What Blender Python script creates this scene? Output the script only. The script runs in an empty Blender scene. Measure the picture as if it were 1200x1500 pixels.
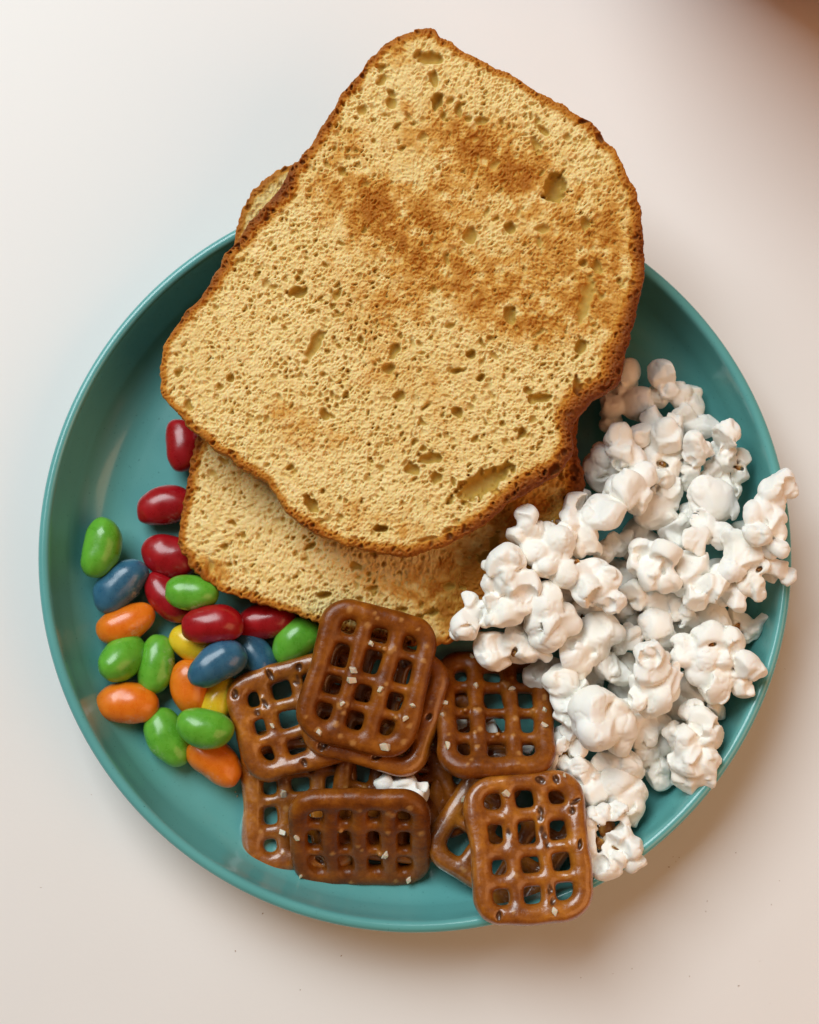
import bpy, math, random
import numpy as np
from mathutils import Vector, Matrix

# ------------------------------------------------------------------ camera, world, light, exposure
MM = 0.001
CAM_D, TILT, FPX = 450.0, 0.145, 2250.0          # mm, rad, focal length in photo pixels (1200 x 1500)
CAM = np.array([0.0, -CAM_D * math.sin(TILT), CAM_D * math.cos(TILT)])
FWD = -CAM / np.linalg.norm(CAM)
RIGHT = np.array([1.0, 0, 0])
UP = np.cross(RIGHT, FWD)

scene = bpy.context.scene
col = scene.collection
cam_data = bpy.data.cameras.new("camera")
cam = bpy.data.objects.new("camera", cam_data)
col.objects.link(cam)
cam_data.sensor_fit = 'VERTICAL'
cam_data.sensor_height = 24.0
cam_data.sensor_width = 24.0
cam_data.lens = 24.0 * FPX / 1500.0
cam_data.clip_start = 0.01
cam_data.clip_end = 50
cam_data.dof.use_dof = True
cam_data.dof.focus_distance = 0.415
cam_data.dof.aperture_fstop = 8.0
cam.location = Vector(CAM * MM)
cam.rotation_euler = (TILT, 0, 0)
scene.camera = cam

world = bpy.data.worlds.new("World")
scene.world = world
world.use_nodes = True
bg = world.node_tree.nodes["Background"]
bg.inputs[0].default_value = (1.0, 0.76, 0.55, 1)
bg.inputs[1].default_value = 0.10

def area_lamp(name, loc, target, sx, sy, power, color):
    d = bpy.data.lights.new(name, 'AREA')
    d.shape = 'RECTANGLE'; d.size = sx; d.size_y = sy; d.energy = power; d.color = color
    o = bpy.data.objects.new(name, d); col.objects.link(o)
    o.location = loc
    o.rotation_euler = (Vector(target) - Vector(loc)).to_track_quat('-Z', 'Y').to_euler()
    return o
area_lamp("window_light", (-0.62, 0.82, 1.26), (0.0, 0.0, 0), 1.05, 1.05, 28.5, (0.88, 0.97, 1.0))
area_lamp("warm_room_light", (0.75, -0.42, 0.80), (0.03, -0.05, 0), 0.9, 0.9, 5.6, (1.0, 0.50, 0.23))

vs = scene.view_settings
vs.view_transform = 'Standard'; vs.look = 'None'; vs.exposure = -0.05; vs.gamma = 1.0
vs.use_curve_mapping = False
scene.render.engine = 'CYCLES'
scene.cycles.max_bounces = 8

# ------------------------------------------------------------------ helpers
def ray(px, py):
    d = FWD * FPX + RIGHT * (px - 600.0) + UP * (750.0 - py)
    return d / np.linalg.norm(d)
def at(px, py, z):
    """point of the place (mm) at height z that the photo shows at pixel px, py"""
    d = ray(px, py)
    return CAM + d * ((z - CAM[2]) / d[2])
def rays(P):
    P = np.asarray(P, float)
    return FWD * FPX + RIGHT * (P[:, :1] - 600.0) + UP * (750.0 - P[:, 1:2])
def to_px(P):
    q = np.asarray(P, float) - CAM
    z = q @ FWD
    return np.stack([600 + FPX * (q @ RIGHT) / z, 750 - FPX * (q @ UP) / z], -1)
def mm_per_px(z):
    return (CAM_D - z) / FPX

def sstep(a, b, x):
    t = np.clip((x - a) / (b - a), 0, 1)
    return t * t * (3 - 2 * t)

class Noise:
    def __init__(self, seed, n=32):
        self.n = n
        self.t = np.random.RandomState(seed).rand(n, n, n).astype(np.float32) * 2 - 1
    def __call__(self, x, y, z=None):
        n = self.n
        x = np.asarray(x, np.float32); y = np.asarray(y, np.float32)
        z = np.zeros_like(x) + 0.37 if z is None else np.asarray(z, np.float32)
        x0 = np.floor(x).astype(np.int32); y0 = np.floor(y).astype(np.int32); z0 = np.floor(z).astype(np.int32)
        fx = x - x0; fy = y - y0; fz = z - z0
        fx = fx * fx * (3 - 2 * fx); fy = fy * fy * (3 - 2 * fy); fz = fz * fz * (3 - 2 * fz)
        x0 %= n; y0 %= n; z0 %= n
        x1 = (x0 + 1) % n; y1 = (y0 + 1) % n; z1 = (z0 + 1) % n
        t = self.t
        a = t[x0, y0, z0] * (1 - fx) + t[x1, y0, z0] * fx
        b = t[x0, y1, z0] * (1 - fx) + t[x1, y1, z0] * fx
        c = t[x0, y0, z1] * (1 - fx) + t[x1, y0, z1] * fx
        d = t[x0, y1, z1] * (1 - fx) + t[x1, y1, z1] * fx
        return (a * (1 - fy) + b * fy) * (1 - fz) + (c * (1 - fy) + d * fy) * fz
    def fbm(self, x, y, z=None, oct=4):
        s = 0; a = 1.0; tot = 0
        for k in range(oct):
            f = 2.0 ** k
            s = s + a * self(x * f + 7.3 * k, y * f + 3.1 * k, None if z is None else z * f + 1.7 * k)
            tot += a; a *= 0.5
        return s / tot

def fast_mesh(name, V, Q=None, T=None, smooth=True):
    """V in metres, Q quads, T triangles"""
    me = bpy.data.meshes.new(name)
    V = np.asarray(V, np.float32)
    nq = 0 if Q is None else len(Q); nt = 0 if T is None else len(T)
    me.vertices.add(len(V)); me.vertices.foreach_set("co", V.ravel())
    loops = []
    if nq: loops.append(np.asarray(Q, np.int32).ravel())
    if nt: loops.append(np.asarray(T, np.int32).ravel())
    loops = np.concatenate(loops)
    me.loops.add(len(loops)); me.loops.foreach_set("vertex_index", loops)
    starts = np.concatenate([np.arange(nq) * 4, nq * 4 + np.arange(nt) * 3]).astype(np.int32)
    me.polygons.add(nq + nt)
    me.polygons.foreach_set("loop_start", starts)
    me.update(calc_edges=True)
    me.polygons.foreach_set("use_smooth", np.full(nq + nt, smooth))
    me.validate()
    return me
def attr(me, name, vals):
    a = me.attributes.new(name, 'FLOAT', 'POINT')
    a.data.foreach_set("value", np.asarray(vals, np.float32))
def add(name, me, mat=None, parent=None, loc=None):
    o = bpy.data.objects.new(name, me)
    col.objects.link(o)
    if mat: me.materials.append(mat) if me and len(me.materials) == 0 else None
    if parent: o.parent = parent
    if loc is not None: o.location = Vector(np.asarray(loc, float) * MM)
    return o
def tag(o, label=None, cat=None, group=None, kind=None):
    if label: o["label"] = label
    if cat: o["category"] = cat
    if group: o["group"] = group
    if kind: o["kind"] = kind
    return o

def surface_nets(F, org, h):
    nx, ny, nz = F.shape
    S = F < 0
    c = [(i, j, k) for i in (0, 1) for j in (0, 1) for k in (0, 1)]
    cnt = np.zeros((nx - 1, ny - 1, nz - 1), np.int8)
    for i, j, k in c:
        cnt += S[i:nx - 1 + i, j:ny - 1 + j, k:nz - 1 + k]
    act = (cnt > 0) & (cnt < 8)
    I = np.argwhere(act)
    idx = -np.ones(act.shape, np.int64); idx[act] = np.arange(len(I))
    acc = np.zeros((len(I), 3)); num = np.zeros(len(I))
    vals = {q: F[I[:, 0] + q[0], I[:, 1] + q[1], I[:, 2] + q[2]] for q in c}
    for q in c:
        for ax in range(3):
            if q[ax] == 0:
                p = list(q); p[ax] = 1; p = tuple(p)
                a, b = vals[q], vals[p]
                m = (a < 0) != (b < 0)
                t = np.where(m, a / np.where(m, a - b, 1), 0)
                e = np.zeros((len(I), 3)); e[:] = q; e[:, ax] += t
                acc[m] += e[m]; num[m] += 1
    V = org + (I + acc / num[:, None]) * h
    quads = []
    for ax in range(3):
        o1, o2 = [(1, 2), (2, 0), (0, 1)][ax]
        sl0 = [slice(None)] * 3; sl1 = [slice(None)] * 3
        sl0[ax] = slice(0, -1); sl1[ax] = slice(1, None)
        for o in (o1, o2):
            sl0[o] = slice(1, -1); sl1[o] = slice(1, -1)
        a = S[tuple(sl0)]; b = S[tuple(sl1)]
        E = np.argwhere(a != b)
        if len(E) == 0: continue
        pos = a[E[:, 0], E[:, 1], E[:, 2]]
        cell = E.copy(); cell[:, o1] += 1; cell[:, o2] += 1
        def cid(d1, d2):
            q = cell.copy(); q[:, o1] -= d1; q[:, o2] -= d2
            return idx[q[:, 0], q[:, 1], q[:, 2]]
        q = np.stack([cid(1, 1), cid(0, 1), cid(0, 0), cid(1, 0)], -1)
        q[~pos] = q[~pos][:, ::-1]
        quads.append(q)
    return V, np.concatenate(quads)

def smin(a, b, k):
    hh = np.clip(0.5 + 0.5 * (b - a) / k, 0, 1)
    return b * (1 - hh) + a * hh - k * hh * (1 - hh)
def smax(a, b, k):
    return -smin(-a, -b, k)

# ------------------------------------------------------------------ materials
class NT:
    def __init__(self, name):
        self.m = bpy.data.materials.new(name); self.m.use_nodes = True
        self.t = self.m.node_tree; self.n = self.t.nodes; self.l = self.t.links
        self.b = self.n["Principled BSDF"]
    def node(self, kind, **kw):
        x = self.n.new(kind)
        for k, v in kw.items(): setattr(x, k, v)
        return x
    def link(self, a, b): self.l.new(a, b)
    def coord(self):
        if not hasattr(self, '_c'): self._c = self.node('ShaderNodeTexCoord')
        return self._c.outputs['Object']
    def noise(self, scale, detail=4, rough=0.55, vec=None, dist=0.0):
        x = self.node('ShaderNodeTexNoise')
        x.inputs['Scale'].default_value = scale; x.inputs['Detail'].default_value = detail
        x.inputs['Roughness'].default_value = rough; x.inputs['Distortion'].default_value = dist
        self.link(vec or self.coord(), x.inputs['Vector'])
        return x.outputs['Fac']
    def attr(self, name):
        x = self.node('ShaderNodeAttribute'); x.attribute_name = name
        return x.outputs['Fac']
    def ramp(self, fac, stops, interp='LINEAR'):
        x = self.node('ShaderNodeValToRGB'); x.color_ramp.interpolation = interp
        e = x.color_ramp.elements
        while len(e) < len(stops): e.new(0.5)
        for q, (p, c) in zip(e, stops):
            q.position = p
            q.color = (c, c, c, 1) if not hasattr(c, '__len__') else (*c, 1)
        self.link(fac, x.inputs[0])
        return x.outputs[0]
    def mix(self, fac, a, b, mode='MIX'):
        x = self.node('ShaderNodeMix'); x.data_type = 'RGBA'; x.blend_type = mode
        for s, v in ((x.inputs[0], fac), (x.inputs[6], a), (x.inputs[7], b)):
            if hasattr(v, 'is_output') or hasattr(v, 'links'): self.link(v, s)
            elif hasattr(v, '__len__'): s.default_value = (*v, 1)
            else: s.default_value = v
        return x.outputs[2]
    def math(self, op, a, b=None):
        x = self.node('ShaderNodeMath'); x.operation = op
        for s, v in zip(x.inputs, (a, b)):
            if v is None: continue
            if hasattr(v, 'links'): self.link(v, s)
            else: s.default_value = v
        return x.outputs[0]
    def bump(self, height, dist, strength=1.0, normal=None):
        x = self.node('ShaderNodeBump'); x.inputs['Strength'].default_value = strength
        x.inputs['Distance'].default_value = dist
        self.link(height, x.inputs['Height'])
        if normal: self.link(normal, x.inputs['Normal'])
        return x.outputs[0]
    def set(self, **kw):
        for k, v in kw.items():
            s = self.b.inputs[k.replace('_', ' ')]
            if hasattr(v, 'links'): self.link(v, s)
            elif hasattr(v, '__len__') and len(v) == 3 and s.type == 'RGBA': s.default_value = (*v, 1)
            else: s.default_value = v
        return self

def mat_table():
    t = NT("white_table_top")
    n = t.noise(9, 3); f = t.noise(900, 3)
    c = t.mix(t.ramp(n, [(0.3, 0.0), (0.7, 1.0)]), (0.80, 0.785, 0.765), (0.83, 0.815, 0.80))
    t.set(Base_Color=c, Roughness=t.ramp(n, [(0.3, 0.42), (0.7, 0.52)]), Normal=t.bump(f, 0.00008, 0.25))
    t.b.inputs['Specular IOR Level'].default_value = 0.35
    return t.m
def mat_plate():
    t = NT("teal_glaze")
    n = t.noise(35, 4); s = t.noise(1500, 2)
    c = t.mix(t.ramp(n, [(0.3, 0.0), (0.7, 1.0)]), (0.108, 0.355, 0.345), (0.122, 0.392, 0.380))
    c = t.mix(t.ramp(s, [(0.70, 0.0), (0.74, 1.0)]), c, (0.05, 0.20, 0.19))
    t.set(Base_Color=c, Roughness=t.ramp(n, [(0.3, 0.16), (0.7, 0.24)]), Normal=t.bump(t.noise(160, 2), 0.0002, 0.10))
    t.b.inputs['Coat Weight'].default_value = 0.25; t.b.inputs['Coat Roughness'].default_value = 0.08
    return t.m
def mat_bread():
    t = NT("toasted_bread")
    fine = t.noise(900, 4, 0.6); mid = t.noise(260, 4, 0.6); big = t.noise(45, 4, 0.6)
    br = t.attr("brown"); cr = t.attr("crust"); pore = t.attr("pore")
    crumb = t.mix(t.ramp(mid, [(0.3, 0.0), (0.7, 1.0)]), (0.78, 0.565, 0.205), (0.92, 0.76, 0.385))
    crumb = t.mix(pore, crumb, (0.50, 0.305, 0.058))  # deeper crumb tone in pores, with their shade painted into the colour
    b2 = t.math('ADD', br, t.math('MULTIPLY', t.math('SUBTRACT', mid, 0.5), 0.8))
    toast = t.ramp(b2, [(0.12, 0.0), (0.45, 0.85), (0.8, 1.0)])
    tc = t.ramp(b2, [(0.0, (0.78, 0.50, 0.12)), (0.45, (0.64, 0.315, 0.042)), (0.95, (0.42, 0.150, 0.014))])
    c = t.mix(toast, crumb, tc)
    c2 = t.math('ADD', cr, t.math('MULTIPLY', t.math('SUBTRACT', big, 0.5), 0.35))
    c2 = t.math('ADD', c2, t.math('MULTIPLY', t.math('SUBTRACT', mid, 0.5), 0.40))
    crc = t.ramp(c2, [(0.12, (0.74, 0.44, 0.10)), (0.40, (0.60, 0.270, 0.034)), (0.70, (0.40, 0.130, 0.013)), (1.0, (0.20, 0.050, 0.007))])
    c = t.mix(t.ramp(c2, [(0.10, 0.0), (0.42, 1.0)]), c, crc)
    c = t.mix(t.math('MULTIPLY', pore, t.ramp(cr, [(0.3, 0.0), (0.7, 0.85)])), c, (0.13, 0.034, 0.006))  # crust pores darkened in colour too, standing in for shade in the hollows
    hgt = t.math('ADD', t.math('MULTIPLY', mid, 1.0), t.math('MULTIPLY', fine, 0.5))
    t.set(Base_Color=c, Roughness=0.62, Normal=t.bump(hgt, 0.0005, 0.40))
    t.b.inputs['Subsurface Weight'].default_value = 0.3
    t.b.inputs['Subsurface Radius'].default_value = (1.0, 0.5, 0.2)
    t.b.inputs['Subsurface Scale'].default_value = 0.0012
    t.b.inputs['Specular IOR Level'].default_value = 0.18
    return t.m
def mat_bean(name, c0, c1):
    t = NT(name)
    n = t.noise(300, 4, 0.6); n2 = t.noise(1100, 3, 0.6); big = t.noise(90, 3)
    c = t.mix(t.ramp(n, [(0.35, 0.0), (0.65, 1.0)]), c0, c1)
    scuff = t.ramp(t.math('MULTIPLY', t.ramp(big, [(0.57, 0.0), (0.66, 1.0)]), t.ramp(n2, [(0.48, 0.0), (0.62, 1.0)])), [(0, 0.0), (1, 0.32)])
    c = t.mix(scuff, c, (0.75, 0.68, 0.6))
    t.set(Base_Color=c, Roughness=t.ramp(n, [(0.3, 0.24), (0.7, 0.36)]), Normal=t.bump(n, 0.0003, 0.25))
    t.b.inputs['Subsurface Weight'].default_value = 0.25
    t.b.inputs['Subsurface Radius'].default_value = (1, 0.6, 0.4)
    t.b.inputs['Subsurface Scale'].default_value = 0.0015
    t.b.inputs['Coat Weight'].default_value = 0.3; t.b.inputs['Coat Roughness'].default_value = 0.15
    return t.m
def mat_pretzel(name, k, coat, cr):
    t = NT(name)
    n = t.noise(150, 6, 0.68); f = t.noise(700, 4, 0.6)
    c = t.ramp(n, [(0.28, (0.095 * k, 0.021 * k, 0.003 * k)), (0.50, (0.205 * k, 0.053 * k * k ** 0.3, 0.004 * k)), (0.74, (0.350 * k, 0.110 * k * k ** 0.3, 0.009 * k))])
    c = t.mix(t.attr("tan"), c, (0.47, 0.215, 0.060))
    c = t.mix(t.attr("pit"), c, (0.085, 0.028, 0.009))
    t.set(Base_Color=c, Roughness=t.ramp(f, [(0.3, 0.22), (0.7, 0.38)]), Normal=t.bump(t.math('ADD', n, t.math('MULTIPLY', f, 0.3)), 0.0008, 0.50))
    t.b.inputs['Coat Weight'].default_value = coat; t.b.inputs['Coat Roughness'].default_value = cr
    t.b.inputs['Specular IOR Level'].default_value = 0.2 + 0.5 * coat
    t.b.inputs['Subsurface Scale'].default_value = 0.001
    return t.m
def mat_popcorn():
    t = NT("popped_corn")
    n = t.noise(240, 5, 0.6); b = t.noise(90, 3)
    c = t.mix(t.ramp(b, [(0.35, 0.0), (0.7, 1.0)]), (0.95, 0.91, 0.82), (0.97, 0.955, 0.91))
    c = t.mix(t.attr("hullish"), c, (0.62, 0.40, 0.14))
    t.set(Base_Color=c, Roughness=0.55, Normal=t.bump(n, 0.0006, 0.22))
    t.b.inputs['Subsurface Weight'].default_value = 0.18
    t.b.inputs['Subsurface Radius'].default_value = (1.0, 0.8, 0.55)
    t.b.inputs['Subsurface Scale'].default_value = 0.001
    t.b.inputs['Specular IOR Level'].default_value = 0.3
    return t.m
def mat_hull():
    t = NT("corn_hull")
    n = t.noise(500, 4)
    t.set(Base_Color=t.ramp(n, [(0.3, (0.10, 0.028, 0.006)), (0.50, (0.32, 0.12, 0.02)), (0.68, (0.62, 0.36, 0.08))]), Roughness=0.25)
    return t.m
def mat_salt():
    t = NT("salt_crystal")
    t.set(Base_Color=(0.84, 0.72, 0.55), Roughness=0.3)
    t.b.inputs['Subsurface Weight'].default_value = 0.5
    t.b.inputs['Subsurface Scale'].default_value = 0.001
    t.b.inputs['Transmission Weight'].default_value = 0.25
    return t.m
def mat_flat(name, c, r):
    t = NT(name); n = t.noise(400, 3)
    t.set(Base_Color=t.mix(n, tuple(v * 0.8 for v in c), tuple(min(1, v * 1.15) for v in c)), Roughness=r)
    return t.m

M_TABLE, M_PLATE, M_BREAD = mat_table(), mat_plate(), mat_bread()
M_PRETZEL, M_PRETZEL_G = mat_pretzel("baked_pretzel", 1.0, 0.15, 0.25), mat_pretzel("glossy_baked_pretzel", 1.5, 0.7, 0.12)
M_POP, M_HULL, M_SALT = mat_popcorn(), mat_hull(), mat_salt()
M_BEAN = {
    'red': mat_bean("bean_red", (0.32, 0.004, 0.008), (0.40, 0.007, 0.012)),
    'green': mat_bean("bean_green", (0.105, 0.37, 0.025), (0.15, 0.46, 0.04)),
    'blue': mat_bean("bean_blue", (0.026, 0.110, 0.195), (0.042, 0.150, 0.245)),
    'orange': mat_bean("bean_orange", (0.74, 0.165, 0.006), (0.82, 0.215, 0.010)),
    'yellow': mat_bean("bean_yellow", (0.78, 0.53, 0.015), (0.84, 0.60, 0.03)),
}

# ------------------------------------------------------------------ table
def build_table():
    n = 24
    xs = np.linspace(-1.2, 1.2, n + 1)
    X, Y = np.meshgrid(xs, xs, indexing='ij')
    V = np.stack([X, Y, np.zeros_like(X)], -1).reshape(-1, 3)
    i = np.arange(n)[:, None] * (n + 1) + np.arange(n)[None]
    Q = np.stack([i, i + n + 1, i + n + 2, i + 1], -1).reshape(-1, 4)
    o = add("table", fast_mesh("table", V, Q), M_TABLE)
    tag(o, "smooth white table top under the plate", "table", kind="structure")
build_table()

# ------------------------------------------------------------------ plate
PC = np.array([1.5, -12.7])          # plate centre, mm
FLOOR_Z = 4.2
def build_plate():
    # profile (radius, height) mm, inside from centre outwards, over the lip, down the outside
    prof = [(0, FLOOR_Z), (40, FLOOR_Z), (70, FLOOR_Z), (84, FLOOR_Z + 0.05)]
    for a in np.linspace(8, 78, 12):                      # inner corner curve
        a = math.radians(a)
        prof.append((86 + 13.2 * math.sin(a), FLOOR_Z + 12.5 * (1 - math.cos(a))))
    prof += [(99.9, 16.5), (100.7, 20.0), (101.1, 22.3)]
    for a in np.linspace(150, -20, 10):
        a = math.radians(a)
        prof.append((102.75 + 1.55 * math.cos(a), 22.6 + 1.45 * math.sin(a)))
    prof += [(103.6, 20), (102.6, 15), (100.3, 10), (96, 5.5), (88, 2.6), (76, 1.6), (73, 0.3), (71, 0.1), (69, 0.4), (66, 1.6), (30, 1.7), (0, 1.7)]
    seg = 256
    prof = np.array(prof)
    th = np.linspace(0, 2 * np.pi, seg, endpoint=False)
    V = np.stack([prof[:, 0][:, None] * np.cos(th), prof[:, 0][:, None] * np.sin(th), np.repeat(prof[:, 1][:, None], seg, 1)], -1).reshape(-1, 3)
    k = len(prof)
    a = np.arange(k - 1)[:, None] * seg + np.arange(seg)[None]
    b = np.arange(k - 1)[:, None] * seg + (np.arange(seg)[None] + 1) % seg
    Q = np.stack([a, a + seg, b + seg, b], -1).reshape(-1, 4)
    me = fast_mesh("plate", V * MM, Q)
    o = add("plate", me, M_PLATE, loc=(PC[0], PC[1], 0))
    tag(o, "round glossy teal plate with a raised rim holding the snack", "plate")
build_plate()

# ------------------------------------------------------------------ shade blocker, added out of view past the far corner
def build_shade_blocker():
    prof = [(0, 6), (45, 7), (62, 20), (69, 45), (68, 75), (60, 96), (56, 108), (57.5, 110), (59.5, 108), (63.5, 97), (71.5, 76), (73, 60), (72, 44), (66, 22), (52, 6), (40, 1.5), (36, 0.4), (0, 0.4)]
    seg = 96; prof = np.array(prof, float) * 1.6
    th = np.linspace(0, 2 * np.pi, seg, endpoint=False)
    V = np.stack([prof[:, 0][:, None] * np.cos(th), prof[:, 0][:, None] * np.sin(th), np.repeat(prof[:, 1][:, None], seg, 1)], -1).reshape(-1, 3)
    a = np.arange(len(prof) - 1)[:, None] * seg + np.arange(seg)[None]
    b = np.arange(len(prof) - 1)[:, None] * seg + (np.arange(seg)[None] + 1) % seg
    o = add("shade_blocker", fast_mesh("shade_blocker", V * MM, np.stack([a, a + seg, b + seg, b], -1).reshape(-1, 4)), mat_flat("red_brown_blocker", (0.40, 0.05, 0.014), 0.8), loc=(SHADE_BLOCKER_XY[0], SHADE_BLOCKER_XY[1], 0))
    tag(o, "unseen red-brown shape added past the top right corner to shade the table", "shade_blocker")
SHADE_BLOCKER_XY = (152, 246)
build_shade_blocker()

# ------------------------------------------------------------------ toast
def catmull(P, n):
    P = np.asarray(P, float); k = len(P); out = []
    for i in range(k):
        a, b, c, d = P[i - 1], P[i], P[(i + 1) % k], P[(i + 2) % k]
        t = np.linspace(0, 1, n, endpoint=False)[:, None]
        out.append(0.5 * ((2 * b) + (-a + c) * t + (2 * a - 5 * b + 4 * c - d) * t ** 2 + (-a + 3 * b - 3 * c + d) * t ** 3))
    return np.concatenate(out)

def build_slice(label, outline, corners, za, zb, thick, seed, big_pores, browns, crust_w, n=600, base_brown=0.10):
    rng = np.random.RandomState(seed)
    N1 = Noise(seed + 1); N2 = Noise(seed + 2)
    def on_plane(P):
        D = rays(P)
        t = (za + zb * CAM[1] - CAM[2]) / (D[:, 2] - zb * D[:, 1])
        return CAM + D * t[:, None]
    W = on_plane(catmull(outline, 14))
    o = W.mean(0)
    nrm = np.array([0, -zb, 1.0]); nrm /= np.linalg.norm(nrm)
    e1 = np.array([1.0, 0, 0]); e2 = np.cross(nrm, e1)
    def uv(P): return np.stack([(P - o) @ e1, (P - o) @ e2], -1)
    B = uv(W)
    seglen = np.linalg.norm(np.roll(B, -1, 0) - B, axis=1)
    cum = np.concatenate([[0], np.cumsum(seglen)]); L = cum[-1]
    Bc = np.vstack([B, B[:1]])
    def outl(s):
        s = s % L
        return np.stack([np.interp(s, cum, Bc[:, 0]), np.interp(s, cum, Bc[:, 1])], -1)
    CW = uv(on_plane(corners))
    cs = np.array([cum[np.argmin(np.linalg.norm(B - c, axis=1))] for c in CW])
    # order: corners follow the outline's direction
    for i in range(1, 4):
        while cs[i] < cs[i - 1]: cs[i] += L
    bounds = np.append(cs, cs[0] + L)
    # square rings -> outline
    half = n // 2
    ii, jj = np.meshgrid(np.arange(-half, half + 1), np.arange(-half, half + 1), indexing='ij')
    m = np.maximum(np.abs(ii), np.abs(jj)); mm_ = np.maximum(m, 1)
    # perimeter parameter clockwise from (-m, +m): top, right, bottom, left
    tpar = np.zeros(ii.shape)
    top = (jj == m) & (ii < m); rgt = (ii == m) & (jj > -m); bot = (jj == -m) & (ii > -m); lft = (ii == -m) & (jj < m)
    tpar = np.where(top, 0 + (ii + m) / (2 * mm_), tpar)
    tpar = np.where(rgt, 1 + (m - jj) / (2 * mm_), tpar)
    tpar = np.where(bot, 2 + (m - ii) / (2 * mm_), tpar)
    tpar = np.where(lft, 3 + (jj + m) / (2 * mm_), tpar)
    sp = np.interp(tpar.ravel(), np.arange(5), bounds)
    O = outl(sp)
    s = (m / half).ravel()
    # ragged outline
    ang = sp / L
    rag = 0.7 * N1.fbm(sp * 0.25, sp * 0 + 3, oct=4) + 0.55 * N2.fbm(sp * 0.9, sp * 0 + 9, oct=3)
    R = np.linalg.norm(O, axis=1)
    O = O * (1 + (rag / R))[:, None]
    U = O * s[:, None]
    d = (1 - s) * R * 0.93                                  # distance to the edge
    # --- pores raster
    res = 0.11
    lo = B.min(0) - 3; hi = B.max(0) + 3
    gw, gh = [int(v) for v in np.ceil((hi - lo) / res)]
    H = np.zeros((gw, gh), np.float32)
    def pore(cx, cy, ra, rb, a, depth, ragged=0.0, flat=0.0):
        rm = max(ra, rb) * 1.25
        x0 = max(int((cx - rm - lo[0]) / res), 0); x1 = min(int((cx + rm - lo[0]) / res) + 2, gw)
        y0 = max(int((cy - rm - lo[1]) / res), 0); y1 = min(int((cy + rm - lo[1]) / res) + 2, gh)
        if x1 <= x0 or y1 <= y0: return
        X = (np.arange(x0, x1) * res + lo[0] - cx)[:, None]; Y = (np.arange(y0, y1) * res + lo[1] - cy)[None]
        c_, s_ = math.cos(a), math.sin(a)
        p = (X * c_ + Y * s_) / ra; q = (-X * s_ + Y * c_) / rb
        r = np.sqrt(p * p + q * q)
        if ragged:
            r = r * (1 + ragged * N1((X + cx) * 0.9 + 0 * Y, (Y + cy) * 0.9 + 0 * X))
        v = -depth * np.sqrt(np.clip(1 - r ** 2, 0, 1)) if not flat else -depth * (1 - sstep(0.65, 1.0, r))
        np.minimum(H[x0:x1, y0:y1], v, out=H[x0:x1, y0:y1])
    area = (hi - lo).prod()
    ctr_ang = rng.rand() * 6.28
    def rnd_pores(count, rmin, rmax, power, dfac, elong):
        x = lo[0] + rng.rand(count) * (hi[0] - lo[0]); y = lo[1] + rng.rand(count) * (hi[1] - lo[1])
        r = rmin + (rmax - rmin) * rng.rand(count) ** power
        flow = 1.4 * N2.fbm(x * 0.035, y * 0.035, oct=2) * 3 + ctr_ang
        a = flow + rng.randn(count) * 0.9
        e = 1 + elong * rng.rand(count)
        for k in range(count):
            pore(x[k], y[k], r[k] * e[k], r[k] / e[k] ** 0.4, a[k], r[k] * dfac * (0.5 + 0.7 * rng.rand()), 0.7)
    GX = (np.arange(gw) * res + lo[0])[:, None] + np.zeros((1, gh)); GY = (np.arange(gh) * res + lo[1])[None] + np.zeros((gw, 1))
    def foam(cell, dmax, sd):
        r2 = np.random.RandomState(sd); K = 256
        jx, jy, jd = r2.rand(K, K), r2.rand(K, K), r2.rand(K, K)
        x = GX / cell + 0.55 * N1(GX * 0.35 / cell, GY * 0.35 / cell) + 0.12 * N2(GX * 1.6 / cell, GY * 1.6 / cell) + 60
        y = GY / cell + 0.55 * N2(GX * 0.35 / cell + 7, GY * 0.35 / cell) + 0.12 * N1(GX * 1.6 / cell, GY * 1.6 / cell + 4) + 60
        ix = np.floor(x).astype(np.int32); iy = np.floor(y).astype(np.int32)
        F1 = np.full(x.shape, 9.0); F2 = np.full(x.shape, 9.0); dp = np.zeros(x.shape)
        for dx in (-1, 0, 1):
            for dy in (-1, 0, 1):
                cx = (ix + dx) % K; cy = (iy + dy) % K
                q = np.hypot(ix + dx + jx[cx, cy] - x, iy + dy + jy[cx, cy] - y)
                c1 = q < F1
                F2 = np.where(c1, F1, np.minimum(F2, q)); dp = np.where(c1, jd[cx, cy], dp); F1 = np.where(c1, q, F1)
        e = sstep(0.02, 0.62, F2 - F1)
        return -dmax * (0.12 + 0.88 * dp ** 1.7) * e
    openness = np.clip(0.85 + 0.75 * N2.fbm(GX * 0.06, GY * 0.06, oct=3), 0.35, 1.4)
    H += (openness * foam(1.55, 1.35, seed + 5)).astype(np.float32)
    H += (openness ** 0.5 * foam(0.80, 0.75, seed + 6)).astype(np.float32)
    H += 0.22 * N1.fbm(GX * 0.8, GY * 0.8, oct=3).astype(np.float32)
    rnd_pores(int(area * 0.040), 0.40, 0.90, 1.8, 1.8, 0.6)
    rnd_pores(int(area * 0.006), 0.75, 1.3, 2.0, 1.7, 0.7)
    for (px, py, rx, ry, a, dep) in big_pores:
        c = uv(on_plane([(px, py)]))[0]; k = mm_per_px(40)
        pore(c[0], c[1], rx * k, ry * k, math.radians(a), dep * 1.6, 0.45)
    # slight blur
    Hs = H.copy()
    for _ in range(1):
        Hs[1:-1, 1:-1] = (4 * H[1:-1, 1:-1] + H[:-2, 1:-1] + H[2:, 1:-1] + H[1:-1, :-2] + H[1:-1, 2:]) / 8
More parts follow.
